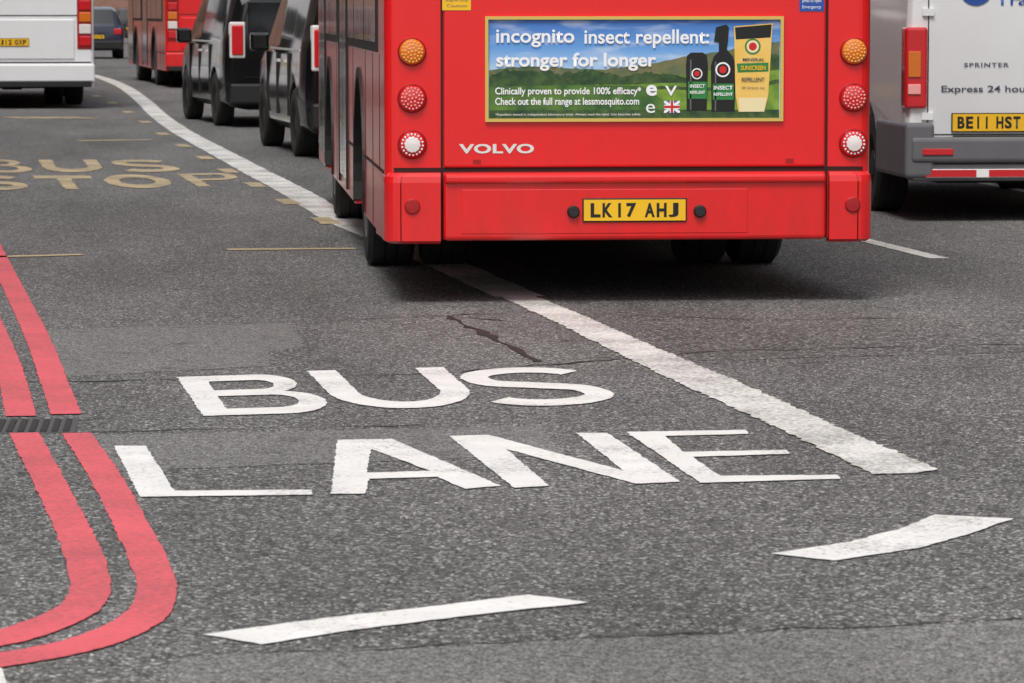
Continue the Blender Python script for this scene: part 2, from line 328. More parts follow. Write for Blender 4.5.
ln=[(520,297),(440,262),(395,242),(340,219),(300,195),(260,174),(215,150),(182,132),(158,115),(142,100),(122,86),(95,76),(60,70),(0,66)]
poly2d('lane_line',[jitter(ribbon(GP(ln),0.26,True,6),0.2,0.008)],ZM-0.001,'whitew')
for (x,y) in [(325,221),(288,202),(255,185),(228,171),(205,158),(183,146),(163,134),(145,122),(128,112),(112,103),(96,96)]:
    c=Vector(G(x,y)); poly=[c+U*a+R_*b for a,b in ((-.42,-.07),(-.42,.07),(.42,.07),(.42,-.07))]
    poly2d('bus_stop_dash',[jitter([tuple(p) for p in poly],0.1,0.008)],ZM,'yel')
def thinline(name,a,b,w,mat): poly2d(name,[jitter(ribbon(GP([a,b]),w,False),0.1,0.006)],ZM,mat)
thinline('bus_stop_line',(227,250),(355,249),0.13,'yel'); thinline('bus_stop_line',(-30,258),(82,255),0.13,'yel')
thinline('bus_stop_line',(78,141),(150,140),0.25,'yel')
for x in (14,34,54,74): thinline('bus_stop_line',(x,118),(x+14,117.8),0.9,'yel')
C=[]
k=dict(tu=.115,tv=.12)
C+=place('B',(-28,173),(34,173),(-34,160),(26,160),tu=.115); C+=place('U',(46,173),(106,172),(38,160),(96,160),**k); C+=place('S',(122,173),(184,172),(108,160),(166,160),tu=.12,tv=.1)
C+=place('S',(-30,191),(32,190),(-40,176),(20,176),tu=.12,tv=.1); C+=place('T',(42,190),(102,189),(32,176),(90,176),**k); C+=place('O',(112,189),(180,188),(98,175),(160,175),**k); C+=place('P',(198,187),(250,186),(176,174),(232,173),tu=.12)
poly2d('bus_stop_marking',[jitter(c,0.12,0.008) for c in C],ZM,'yel')
e=empty('double_red_line',0,0)
for nm,pts in [('line_1',[(-40,180),(3,268),(36,335),(55,385),(66,415)]),('line_2',[(-90,180),(-40,262),(2,350),(21,417)]),
    ('line_3',[(76,434),(104,475),(133,530),(150,565),(157,592),(145,617),(103,639),(50,653),(-40,668)]),
    ('line_4',[(24,434),(48,480),(75,535),(88,570),(90,590),(80,608),(50,624),(0,640),(-70,652)])]:
    poly2d(nm,[jitter(ribbon(GP(pts),0.112 if nm in('line_1','line_2') else (lambda t:0.105+0.13*max(0,t-0.55)),True,12),0.03,0.0035)],ZM,'redp',e)
poly2d('give_way_dash',[jitter(GP([(203,636),(330,619),(430,608),(528,596),(588,604),(470,617),(350,632),(262,646)]),0.03,0.004)],ZM,'white')
poly2d('give_way_dash',[jitter(GP([(772,555),(850,543),(900,530),(936,516),(1013,520),(970,535),(920,549),(835,562)]),0.03,0.004)],ZM,'white')
thinline('lane_line',(858,239),(940,259),0.12,'whitew'); thinline('lane_line',(975,182),(1060,198),0.12,'whitew')
poly2d('junction_line',[GP([(-20,668),(2,670),(8,690),(-20,700)])],ZM,'white')
e=empty('drain_grate',*G(14,427))
joinboxes('slots',[(-0.22+i*0.04,-0.22+i*0.04+0.022,-0.19,0.19,0.0025,0.0075) for i in range(11)],'tar',e)
joinboxes('grid',[(-0.235,0.225,-0.22,0.22,-0.01,0.0035)],'iron',e)
# ---------------------------------------------------------------- pavements
def pavement(name,outline):
    bm=bmesh.new(); vs=[bm.verts.new((p[0],p[1],0.12)) for p in outline]; f=bm.faces.new(vs)
    r=bmesh.ops.extrude_face_region(bm,geom=[f]); 
    for v in [g for g in r['geom'] if isinstance(g,bmesh.types.BMVert)]: v.co.z=-0.003
    bmesh.ops.recalc_face_normals(bm,faces=bm.faces)
    me=bpy.data.meshes.new(name); bm.to_mesh(me); bm.free(); return obj(name,me,'pav')
lk=[W(K0,300,0),W(K0,60,0),K0,(-0.95,10.4),(-1.4,9.75),(-2.2,9.4),(-4,9.2),(-30,8.6)]
pavement('pavement',lk+[(-30,30),W(K0,60,-14),W(K0,300,-14)])
pavement('pavement',[(14,-25),(13,0),(11.8,20),W((11.8,20),300,0),W((11.8,20),300,14),(32,20),(32,-25)])
def kerbstrip(line,sgn):
    P=[Vector(p) for p in line]; poly=ribbon(P,0.15,curve=False); n=len(P)
    vs=[(p[0],p[1],0.126) for p in poly]+[(p[0],p[1],-0.003) for p in poly]; m=len(poly)
    fs=[(i,i+1,m-2-i,m-1-i) for i in range(n-1)]
    fs+=[(i,(i+1)%m,(i+1)%m+m,i+m) for i in range(m)]
    me=bpy.data.meshes.new('kerb'); me.from_pydata(vs,[],fs); obj('kerb',me,'kerb')
kerbstrip(lk,1); kerbstrip([(14,-25),(13,0),(11.8,20),W((11.8,20),300,0)],1)
# ---------------------------------------------------------------- buildings
def building(name,ox,oy,rot,w,d,floors,mat,side):
    e=empty(name,ox,oy,rot); s=side; fh=3.3; Ht=floors*fh+1
    X=lambda a:s*a
    def bx(a0,a1,y0,y1,z0,z1): 
        q=sorted((X(a0),X(a1))); return (q[0],q[1],y0,y1,z0,z1)
    joinboxes('walls',[bx(-d,0,0,w,0.1,Ht)],mat,e)
    fr=[];gl=[];si=[]
    n=int(w/2.6)
    for f in range(1,floors):
        for i in range(n):
            yc=(i+.5)*w/n; z=f*fh+0.9
            fr.append(bx(0.0,0.06,yc-.62,yc+.62,z-.05,z+1.85)); gl.append(bx(0.02,0.065,yc-.53,yc-.03,z+.04,z+1.76)); gl.append(bx(0.02,0.065,yc+.03,yc+.53,z+.04,z+1.76))
            si.append(bx(0,0.14,yc-.75,yc+.75,z-.18,z-.055)); si.append(bx(0,0.08,yc-.72,yc+.72,z+1.86,z+2.1))
    for i in range(max(1,n//2)):
        y0=i*w/max(1,n//2)
        gl.append(bx(0.01,0.05,y0+.35,y0+w/max(1,n//2)-.35,0.6,2.7)); si.append(bx(0,0.12,y0+.05,y0+.3,0.12,3.0))
    si.append(bx(0,0.2,0,w,3.02,3.45)); si.append(bx(0,0.3,0,w,Ht-.5,Ht-.2)); si.append(bx(-d-.05,0.1,-.02,w+.02,Ht+.001,Ht+.3))
    joinboxes('window_frames',fr,'wtxt',e); joinboxes('windows',gl,'winglass',e); joinboxes('stone_trim',si,'stone',e)
s=2
for i in range(8):
    w=[16,12,20,14,18,15,22,16][i]; p=W(K0,s+0,-5.5); building('brick_building',p[0],p[1],HD,w-.1,10,4+(i%2),'brickA' if i%2 else 'brickB',1); s+=w
s=-25
for i in range(9):
    w=[18,14,20,14,18,15,22,16,20][i]; p=W((11.8,20),s,4.5); building('brick_building',p[0],p[1],HD,w-.1,10,4+((i+1)%2),'brickB' if i%2 else 'brickA',-1); s+=w
p=W((0,0),235,-30); building('brick_building',p[0],p[1],HD-math.pi/2,70,12,6,'brickA',-1)
# ---------------------------------------------------------------- vehicles
def boolean_arches(o,cuts):
    tmp=[]
    for (x0,x1,y,z,r) in cuts:
        c=lathe('cut',[(x0,r),(x1,r)],'black',None,(0,y,z),'X',36); c.parent=o.parent; tmp.append(c)
        m=o.modifiers.new('b','BOOLEAN'); m.operation='DIFFERENCE'; m.object=c; m.solver='EXACT'
    bpy.context.view_layer.update()
    me=bpy.data.meshes.new_from_object(o.evaluated_get(bpy.context.evaluated_depsgraph_get()))
    o.modifiers.clear(); o.data=me
    for c in tmp: bpy.data.objects.remove(c)
def shell(name,parent,hw,L,z0,z1,rad,mats,top_in=0.06):
    ring=[]
    for cx,cy,a0 in ((hw-rad,rad,-90),(hw-rad,L-rad*2,0),(-hw+rad,L-rad*2,90),(-hw+rad,rad,180)):
        for i in range(7):
            t=math.radians(a0+90*i/6); rr=rad if cy<L/2 else rad*2
            ring.append((( cx + rad*math.cos(t)), cy+rr*math.sin(t)))
    lv=[(z0,0),(z0+.02,0),(z1-.25,0),(z1-.10,0.03),(z1-.03,0.09),(z1,0.2)]
    vs=[];fs=[];n=len(ring)
    for z,ins in lv:
        for x,y in ring: vs.append((x*(1-ins/hw),L/2+(y-L/2)*(1-ins/(L/2)),z))
    for k in range(len(lv)-1):
        for i in range(n): j=(i+1)%n; fs.append((k*n+i,k*n+j,(k+1)*n+j,(k+1)*n+i))
    fs.append(tuple(range(n))[::-1]); fs.append(tuple((len(lv)-1)*n+i for i in range(n)))
    me=bpy.data.meshes.new(name); me.from_pydata(vs,[],fs)
    return obj(name,me,mats,parent)
def bus(name,x,y,rot,paint_,L=10.6,Ht=4.35,oh=3.0,double=True,main=False):
    e=empty(name,x,y,rot); hw=1.245
    b=shell('body',e,hw,L,0.33,Ht,0.07,paint_)
    fa=L-2.6; ax=[oh,fa]
    boolean_arches(b,[(-1.5,-0.75,a,0.5,0.62) for a in ax]+[(0.75,1.5,a,0.5,0.62) for a in ax])
    box('underbody',-1.0,1.0,0.5,oh-.75,0.30,0.6,'under',e); box('underbody_mid',-1.15,1.15,oh+.75,fa-.75,0.28,0.6,'under',e)
    box('axle',-.9,.9,oh-.12,oh+.12,0.36,0.6,'under',e,.03); lathe('differential',[(-.2,.12),(-.15,.22),(.15,.22),(.2,.12)],'under',e,(0.1,oh,.45),'X',20)
    for a,nm in ((oh,'rear'),(fa,'front')):
        for s in (-1,1):
            if nm=='rear':
                wheel('wheel_rear',e,s*(hw-.17),a,0.48,0.27,s); wheel('wheel_rear_inner',e,s*(hw-.49),a,0.48,0.27,s)
            else: wheel('wheel_front',e,s*(hw-.17),a,0.48,0.28,s)
    gl=[];tr=[]
    for s in (-1,1):
        X0,X1=sorted((s*(hw-.01),s*(hw+.006)))
        yy=0.9
        while yy<L-1.4:
            if not (s<0 and (L*0.44<yy+.6<L*0.56)): gl.append((X0,X1,yy,yy+1.32,1.32,2.15))
            if double: gl.append((X0,X1,yy,yy+1.32,2.75,3.55))
            yy+=1.4
        X0b,X1b=sorted((s*(hw-.01),s*(hw+.004)))
        tr.append((X0b,X1b,.7,L-.5,1.27,2.20)); 
        if double: tr.append((X0b,X1b,.5,L-.5,2.70,3.60))
    X0,X1=-(hw+.008),-(hw-.01)
    gl+= [(X0,X1,L*.45,L*.45+.58,.42,2.25),(X0,X1,L*.45+.62,L*.45+1.2,.42,2.25),(X0,X1,L-1.75,L-1.15,.42,2.25),(X0,X1,L-1.1,L-.5,.42,2.25)]
    joinboxes('window_surround',tr,'black',e); joinboxes('side_windows',gl,'glass',e)
    joinboxes('door_frames',[(-(hw+.012),-(hw-.01),L*.45-.06,L*.45,.36,2.3),(-(hw+.012),-(hw-.01),L*.45+1.2,L*.45+1.26,.36,2.3),(-(hw+.012),-(hw-.01),L-1.82,L-1.76,.36,2.3)],'black',e)
    se=[(-(hw+.002),-(hw-.01),yy,yy+.012,.34,1.26) for yy in (0.55,1.3,2.2,3.9,6.6)]+[(-(hw+.004),-(hw-.01),.1,2.3,.66,.675),(-(hw+.004),-(hw-.01),3.7,L*.45-.1,.66,.675)]
    joinboxes('panel_seams',se,'gap',e)
    for a in ax:
        for s in (-1,1):
            vs=[];fs=[]
            for i in range(21):
                t=math.radians(-14+208*i/20)
                for r,dx in ((.60,.012),(.66,.012),(.60,-.05),(.66,-.005)): vs.append((s*(hw+dx),a+r*math.cos(t),.5+r*math.sin(t)))
            for i in range(20):
                k=4*i; fs+=[(k,k+1,k+5,k+4),(k,k+2,k+6,k+4),(k+1,k+3,k+7,k+5)]
            me=bpy.data.meshes.new('wheel_arch_trim'); me.from_pydata(vs,[],fs); obj('wheel_arch_trim',me,'black',e)
    box('windscreen',-1.1,1.1,L-.03,L+.012,1.0,2.3,'glass',e,.01)
    for s in (-1,1):
        box('mirror_arm',s*1.3-.03,s*1.3+.03,L+.0,L+.25,2.25,2.3,'black',e); box('mirror',s*1.36-.09,s*1.36+.09,L+.2,L+.28,1.85,2.25,'black',e,.02)
    return e
def lamp(parent,nm,x,z,y,r,lens,facet,rings=True):
    lathe(nm+'_bezel',[(0.03,r*1.13),(-.012,r*1.13),(-.018,r*1.05),(-.014,r*.98)],'reddk',parent,(x,y,z),'Y',32)
    lathe(nm+'_lens',[(0.0,r),(-.018,r),(-.028,r*.85),(-.034,r*.5),(-.036,r*.1)],lens,parent,(x,y,z),'Y',32)
    bm=bmesh.new()
    for k,(n,rr) in enumerate(((1,0),(6,.3),(12,.56),(18,.8))):
        for i in range(n):
            t=2*math.pi*i/n+k*.2; mt=Matrix.Translation((x+r*rr*math.cos(t),y-.036+rr*rr*.012,z+r*rr*math.sin(t)))
            bmesh.ops.create_uvsphere(bm,u_segments=6,v_segments=4,radius=r*.085,matrix=mt)
    me=bpy.data.meshes.new(nm+'_leds'); bm.to_mesh(me); bm.free(); obj(nm+'_leds',me,facet,parent)
def plate(parent,x0,x1,z0,z1,y,s,nm='number_plate',inx=.03,inz=.017):
    box(nm+'_holder',x0-.007,x1+.007,y-.004,y+.02,z0-.007,z1+.007,'plateblack',parent,.003)
    box(nm,x0,x1,y-.008,y-.0045,z0,z1,'plate',parent)
    n=len(s); cw=(x1-x0-2*inx)/(n-0.45)
    x=x0+inx
    for ch in s:
        if ch==' ': x+=cw*.55; continue
        if ch in '1I':
            box(nm+'_char',x+cw*.38,x+cw*.38+cw*.22,y-.0095,y-.0085,z0+inz,z1-inz,'plateblack',parent)
        else: text(nm+'_char',ch,x+cw*.06,x+cw*.90,z0+inz,z1-inz,y-.009,'plateblack',parent,.04)
        x+=cw
# ---- main bus
BX,BY=2.178,18.92
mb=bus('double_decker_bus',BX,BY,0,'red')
PXL=lambda px:(px-627.5)/196.5-.008
PZ=lambda py:(303.5-py)/196.5
box('engine_door',-.948,1.003,-.016,.02,.695,2.15,'red',mb,.012,3)
joinboxes('rear_gaps',[(-.962,-.950,-.004,.01,.33,2.2),(1.005,1.017,-.004,.01,.33,2.2),(-1.2,1.2,-.003,.01,.672,.694)],'gap',mb)
box('bumper_centre',-.950,1.005,-.055,.03,.325,.668,'red',mb,.022,3)
box('bumper_lip',-.945,1.0,-.078,-.04,.615,.662,'red',mb,.016,3)
box('bumper_recess_edge',-.86,.60,-.058,-.05,.36,.585,'red',mb,.003)
joinboxes('door_catches',[(-.80,-.76,-.020,-.014,.715,.735),(.80,.84,-.020,-.014,.715,.735)],'reddk',mb)
for s,xa in ((-1,-.966),(1,1.021)):
    pts=[(xa,-.055),(s*1.17,-.055)]
    for i in range(7):
        t=math.radians(90*i/6); pts.append((s*(1.165+.085*math.sin(t)),.03-.085*math.cos(t)))
    pts+= [(s*1.2485,.9),(s*1.23,.9),(s*1.23,.05),(xa,.03)]
    n=len(pts)
    rings=[(.31,.03),(.325,0.0),(.62,0.0),(.65,.004),(.668,.02)]
    vs=[]
    for z,ins in rings:
        for (px_,py_) in pts: vs.append((px_-(s*ins if (abs(px_)>1.1 and py_<.4) else 0),py_+(ins if py_<0.0 else 0),z))
    fs=[]
    for k in range(len(rings)-1):
        for i in range(n): j=(i+1)%n; fs.append((k*n+i,k*n+j,(k+1)*n+j,(k+1)*n+i))
    fs+=[tuple(range(n)),tuple((len(rings)-1)*n+i for i in range(n))]
    me=bpy.data.meshes.new('bumper_corner'); me.from_pydata(vs,[],fs)
    bm=bmesh.new(); bm.from_mesh(me); bmesh.ops.recalc_face_normals(bm,faces=bm.faces); bm.to_mesh(me); bm.free()
    obj('bumper_corner',me,'red',mb)
    lathe('reflector',[(0.0,.04),(-.006,.04),(-.012,.034),(-.013,.01)],'reddk',mb,(s*1.11 if s<0 else 1.14,-.055,.50),'Y',28)
for s,x in ((-1,-1.107),(1,1.150)):
    lamp(mb,'indicator',x,1.28,0,.064,'lamb','lambf'); lamp(mb,'brake_light',x,1.045,0,.066,'lred','lpink'); lamp(mb,'reverse_light',x,.812,0,.066,'lred','wtxt')
    lathe('reverse_light_centre',[(-.03,.04),(-.04,.038),(-.043,.01)],'lwhite',mb,(x,0,.812),'Y',24)
plate(mb,PXL(582),PXL(684),PZ(220),PZ(199),-.062,'LK17 AHJ')
for x in (PXL(571.5),PXL(698.5)): lathe('rubber_stop',[(0,.032),(-.02,.032),(-.03,.024),(-.03,.005)],'black',mb,(x,-.055,PZ(211)),'Y',24)
text('maker_badge','VOLVO',PXL(458),PXL(533),PZ(153),PZ(143.5),-.019,'chrome',mb,.035,1.05)
box('sticker_yellow',PXL(441.5),PXL(470),-.019,-.016,PZ(11),PZ(-12),'plate',mb); box('sticker_blue',PXL(799),PXL(824),-.019,-.016,PZ(12),PZ(-12),'btxt',mb)
text('sticker_text','Emergency',PXL(802),PXL(821),PZ(10),PZ(6),-.0195,'wtxt',mb); text('sticker_text','press to open',PXL(802),PXL(821),PZ(4),PZ(0),-.0195,'wtxt',mb); text('sticker_text','Caution',PXL(446),PXL(466),PZ(8),PZ(5),-.0195,'gtxt',mb); text('sticker_text','engine stop',PXL(445),PXL(467),PZ(3),PZ(0),-.0195,'gtxt',mb)
ax0,ax1,az0,az1=PXL(484),PXL(783),PZ(121.5),PZ(17)
joinboxes('advert_frame',[(ax0,ax1,-.034,-.016,az0,az0+.016),(ax0,ax1,-.034,-.016,az1-.016,az1),(ax0,ax0+.016,-.0345,-.0155,az0+.016,az1-.016),(ax1-.016,ax1,-.0345,-.0155,az0+.016,az1-.016)],'gold',mb)
box('advert_sky',ax0+.01,ax1-.01,-.020,-.0165,az0+.01,az1-.01,'adsky',mb)
def pf(nm,pts,k,mat): return poly2d(nm,[[(PXL(a),PZ(b)) for a,b in pts]],0,mat,mb,'XZ',-.020-k*.0007)
def rough(pts,amp=1.2,step=4):
    out=[]
    for i in range(len(pts)-1):
        a,b=pts[i],pts[i+1]; k=max(1,int(math.hypot(b[0]-a[0],b[1]-a[1])/step))
        for j in range(k): out.append((a[0]+(b[0]-a[0])*j/k,a[1]+(b[1]-a[1])*j/k+random.uniform(-amp,amp)))
    return out+[pts[-1]]
pf('advert_far_hills',[(488,118)]+rough([(488,70),(530,66),(600,70),(650,64),(690,56),(720,52),(750,46),(779,42)],.5)+[(779,118)],1,'adhill2')
pf('advert_field',[(560,118),(560,84),(650,80),(700,72),(779,64),(779,118)],2,'adgreen')
pf('advert_hills',[(488,90)]+rough([(488,76),(500,71),(530,69),(560,74),(590,70),(620,76),(650,72),(680,77)],1.8,3)+rough([(700,82),(640,84),(560,86),(488,90)],.8),3,'adhill')
pf('advert_trees',rough([(736,70),(745,57),(755,61),(765,54),(779,56)],1.8,3)+[(779,70),(740,74)],3,'adhill')
pf('advert_hedge',rough([(600,92),(660,86),(720,88),(779,80)],.7,3)+rough([(779,84),(720,91),(660,89),(600,94)],.5),4,'adhill')
pf('advert_low',[(488,118),(488,87),(560,85),(640,86),(690,118)],5,'adlow')
pf('advert_base',[(488,118),(488,110),(779,110),(779,118)],6,'adhill')
pf('advert_bottle_roll',[(686,111),(685,66),(686,56),(690,53),(702,53),(706,56),(707,66),(706,111)],7,'adblk')
pf('advert_bottle_spray',[(711,112),(710,66),(713,57),(718,52),(718,43),(713,42),(715,28),(725,25),(728,28),(727,42),(726,50),(732,57),(735,66),(734,112)],7,'adblk')
pf('advert_tube',[(738,112),(735,96),(733,27),(772,24),(768,96),(764,112)],8,'adyel')
pf('advert_tube_top',[(735,40),(734,28),(771,25),(770,38)],9,'adblk'); pf('advert_tube_mid',[(737,73),(736,64),(768,63),(768,72)],9,'adlab'); pf('advert_tube_cap',[(739,112),(738,98),(766,98),(764,112)],9,'adyel2')
pf('advert_label_1',[(687,99),(687,82),(706,82),(706,99)],9,'adlab'); pf('advert_label_2',[(712,100),(712,84),(733,84),(733,100)],9,'adlab')
pf('advert_shine_1',[(689,110),(689,60),(690.5,60),(690.5,110)],9,'adgry'); pf('advert_shine_2',[(714,111),(714,62),(715.5,62),(715.5,111)],9,'adgry')
for nm,cx,cy,r_,mt in (('a',696,74,5.5,'wtxt'),('b',722,70,7.5,'wtxt'),('c',752,47,8,'adlab')):
    pf('advert_dot_'+nm,[(cx+r_*math.cos(t*.3),cy+r_*math.sin(t*.3)) for t in range(21)],10,mt)
    pf('advert_dot_mid_'+nm,[(cx+r_*.78*math.cos(t*.3),cy+r_*.78*math.sin(t*.3)) for t in range(21)],11,'adblk' if mt=='wtxt' else 'adyel2')
    pf('advert_dot_in_'+nm,[(cx+r_*.5*math.cos(t*.3),cy+r_*.5*math.sin(t*.3)) for t in range(21)],12,'adred')
text('advert_tube_text','MINERAL',PXL(742),PXL(764),PZ(61.5),PZ(58.5),-.030,'gtxt',mb,.02); text('advert_tube_text','SUNSCREEN',PXL(740),PXL(765),PZ(70.5),PZ(66),-.030,'plate',mb,.02); text('advert_tube_text','REPELLENT',PXL(741),PXL(764),PZ(82),PZ(78),-.030,'gtxt',mb,.02); text('advert_tube_text','SPF 30 family size',PXL(741),PXL(764),PZ(90),PZ(87),-.030,'gtxt',mb,.0)
text('advert_bottle_text','INSECT',PXL(713),PXL(732),PZ(90),PZ(86),-.030,'wtxt',mb,.02);text('advert_bottle_text','REPELLENT',PXL(713),PXL(732),PZ(96),PZ(93),-.030,'wtxt',mb,.02); text('advert_bottle_text','INSECT',PXL(689),PXL(704),PZ(88),PZ(84.5),-.030,'wtxt',mb,.02); text('advert_bottle_text','REPELLENT',PXL(689),PXL(704),PZ(94),PZ(91),-.030,'wtxt',mb,.02)
text('advert_logo','e',PXL(645),PXL(656),PZ(96),PZ(85),-.026,'wtxt',mb,.03); text('advert_logo','V',PXL(664),PXL(676),PZ(96),PZ(86),-.026,'wtxt',mb,.02); text('advert_logo','e',PXL(645),PXL(654),PZ(113),PZ(104),-.026,'wtxt',mb)
pf('advert_flag',[(663,113),(663,101),(679,101),(679,113)],7,'btxt'); pf('advert_flag_saltire',[(663,113),(663,111),(677,101),(679,101),(679,103),(665,113)],8,'wtxt'); pf('advert_flag_saltire',[(663,101),(665,101),(679,111),(679,113),(677,113),(663,103)],8,'wtxt')
cr=lambda h:[(663,107+h),(663,107-h),(671-h,107-h),(671-h,101),(671+h,101),(671+h,107-h),(679,107-h),(679,107+h),(671+h,107+h),(671+h,113),(671-h,113),(671-h,107+h)]
pf('advert_flag_cross_white',cr(2.1),9,'wtxt'); pf('advert_flag_cross',cr(1.2),10,'adred')
text('advert_text','incognito',PXL(495),PXL(573),PZ(47.5),PZ(30),-.027,'wtxt',mb,.018); text('advert_text','insect repellent:',PXL(583),PXL(708),PZ(48.5),PZ(30),-.027,'wtxt',mb,.018)
text('advert_text','stronger for longer',PXL(495),PXL(655),PZ(71),PZ(53),-.027,'wtxt',mb,.025)
text('advert_text','Clinically proven to provide 100% efficacy*',PXL(494),PXL(640),PZ(96.5),PZ(87),-.027,'wtxt',mb,.018); text('advert_text','Check out the full range at lessmosquito.com',PXL(494),PXL(638),PZ(107),PZ(97.5),-.027,'wtxt',mb,.018)
text('advert_text','*Repellent tested in independent laboratory trials. Always read the label. Use biocides safely.',PXL(494),PXL(640),PZ(116),PZ(113),-.027,'wtxt',mb,.0)
box('upper_rear_window',-.9,.9,-.008,.03,2.85,3.6,'glass',mb,.01)
# ---- other buses
def simple_rear(e,paint_,trim,lampx,plate_s):
    box('rear_panel',-.95,.95,-.02,.02,.75,1.35,paint_,e,.015); box('rear_window',-.95,.95,-.015,.02,1.75,2.35,'glass',e,.01)
    box('bumper',-1.25,1.25,-.06,.3,.40,.68,trim,e,.03); box('bumper_black',-1.2,1.2,-.07,.2,.33,.42,'black',e,.01)
    joinboxes('panel_gap',[(-1.2,1.2,-.004,.01,.69,.71),(-1.2,1.2,-.004,.01,1.40,1.415)],'bgap',e)
    for s in (-1,1):
        box('lamp_panel',s*1.10-.11,s*1.10+.11,-.012,.02,.90,1.85,'reddk',e,.01)
        for k in range(5): box('lamp_%d'%k,s*1.11-.09,s*1.11+.09,-.03,0,.95+k*.18,.95+k*.18+.145,['lred','lwhite','lamb','lred','lred'][k],e,.012)
    plate(e,-.26,.26,.95,1.06,-.025,plate_s)
g=G(12,109); wb=bus('single_decker_bus',g[0],g[1],HD,'whitebody',L=11,Ht=3.2,oh=2.9,double=False); simple_rear(wb,'whitebody','whitebody',1.1,'YJ12 GXP')
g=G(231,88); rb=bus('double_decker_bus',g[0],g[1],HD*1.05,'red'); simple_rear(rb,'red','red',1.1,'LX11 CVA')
# ---- loft car builder
def loft(name,parent,st,mats,matfn,bev=0.02):
    vs=[];fs=[];mi=[]; n=len(st[0][1])*2
    for y,ring in st:
        full=[(x,z) for x,z in ring]+[(-x,z) for x,z in ring[::-1]]
        for x,z in full: vs.append((x,y,z))
    for k in range(len(st)-1):
        for i in range(n):
            j=(i+1)%n; fs.append((k*n+i,k*n+j,(k+1)*n+j,(k+1)*n+i)); ii=i if i<n/2 else n-2-i
            if i==n-1: ii=99
            mi.append(matfn(k,ii))
    fs.append(tuple(range(n))); mi.append(0); fs.append(tuple((len(st)-1)*n+i for i in range(n))); mi.append(0)
    me=bpy.data.meshes.new(name); me.from_pydata(vs,[],fs)
    o=obj(name,me,mats,parent)
    for p,m_ in zip(me.polygons,mi): p.material_index=m_
    bm=bmesh.new(); bm.from_mesh(me); bmesh.ops.recalc_face_normals(bm,faces=bm.faces); bm.to_mesh(me); bm.free()
    return o
def finish(o,bev=0.025):
    m=o.modifiers.new('bev','BEVEL'); m.width=bev; m.segments=3; m.limit_method='ANGLE'; m.angle_limit=math.radians(18)
    for p in o.data.polygons: p.use_smooth=True
def ringf(w,belt,roof,wr,bot=.25):
    return [(w-.10,bot),(w-.02,bot+.08),(w,.62),(w-.02,belt),(wr,roof-.07),(wr-.12,roof)]
def cab(name,x,y,rot,body='blackbody',side=None,plate_s='LD19 XTC'):
    e=empty(name,x,y,rot); w=.935
    st=[(0.0,ringf(w-.10,1.02,1.05,w-.16,.32)),(0.03,ringf(w-.07,1.05,1.62,w-.24,.3)),(0.10,ringf(w-.02,1.08,1.76,w-.2,.26)),(0.45,ringf(w,1.08,1.86,w-.17)),(0.55,ringf(w,1.08,1.87,w-.17)),(1.28,ringf(w,1.06,1.88,w-.16)),(1.38,ringf(w,1.06,1.88,w-.16)),(2.3,ringf(w,1.04,1.88,w-.16)),(2.4,ringf(w,1.04,1.88,w-.16)),(3.15,ringf(w,1.03,1.80,w-.18)),(3.85,ringf(w,1.02,1.10,w-.14)),(4.55,ringf(w-.04,.92,.99,w-.2)),(4.78,ringf(w-.12,.75,.84,w-.3)),(4.86,ringf(w-.2,.6,.68,w-.36,.35))]
    def mf(k,i):
        if i==3 and k in (4,6,8): return 1
        if k==9 and i in (3,4,5): return 1
        if side and i in (1,2) and 2<=k<=10: return 2
        return 0
    b=loft('body',e,st,[body,'glass',side or body],mf)
    boolean_arches(b,[(-1.2,-.62,.95,.36,.40),(.62,1.2,.95,.36,.40),(-1.2,-.62,3.95,.36,.40),(.62,1.2,3.95,.36,.40)]); finish(b,.02)
    box('underbody',-.6,.6,.3,4.5,.22,.5,'under',e)
    for a in (.95,3.95):
        for s in (-1,1): wheel('wheel',e,s*.82,a,.35,.22,s,'rimdk')
    box('rear_window',-.62,.62,-.004,.05,1.16,1.60,'glass',e,.012)
    box('rear_bumper',-.86,.86,-.06,.15,.30,.56,'black',e,.03); box('tailgate_seam',-.68,.68,-.012,.02,.64,.645,'bgap',e)
    for s in (-1,1):
        box('tail_light_surround',s*.76-.10,s*.76+.10,-.012,.1,.88,1.34,'lwhite',e,.02,3); box('tail_light',s*.76-.075,s*.76+.075,-.03,.08,.92,1.30,'lred',e,.02,3)
        box('mirror',s*1.03-.1,s*1.03+.1,3.2,3.32,1.05,1.25,body,e,.03)
    plate(e,-.26,.26,.66,.77,-.02,plate_s)
    box('roof_light',-.22,.22,2.6,2.85,1.87,1.97,'lamb',e,.03)
    sd=[(-.944,-.90,y0,y0+.012,.4,1.05) for y0 in (1.4,2.42,3.35)]+[(.90,.944,y0,y0+.012,.4,1.05) for y0 in (1.4,2.42,3.35)]
    joinboxes('door_seams',sd,'bgap',e); joinboxes('door_handles',[(-.965,-.93,2.1,2.3,.95,.98),(-.965,-.93,1.5,1.7,.95,.98)],'chrome',e)
    joinboxes('window_trim',[(-.925,-.905,.5,3.2,1.075,1.095),(.905,.925,.5,3.2,1.075,1.095)],'chrome',e)
    return e
U5=math.radians(7.4)
def at_corner(px,py,rot,hw):
    g=Vector(G(px,py)); return g+Vector((math.cos(rot),math.sin(rot)))*hw
p=at_corner(227,128,U5,.9); cab('black_taxi',p.x,p.y,U5,'blackbody',None)
p=at_corner(308,160,math.radians(5.2),.9); cab('black_taxi',p.x,p.y,math.radians(5.2),'blackbody',None,'LC68 PKO')
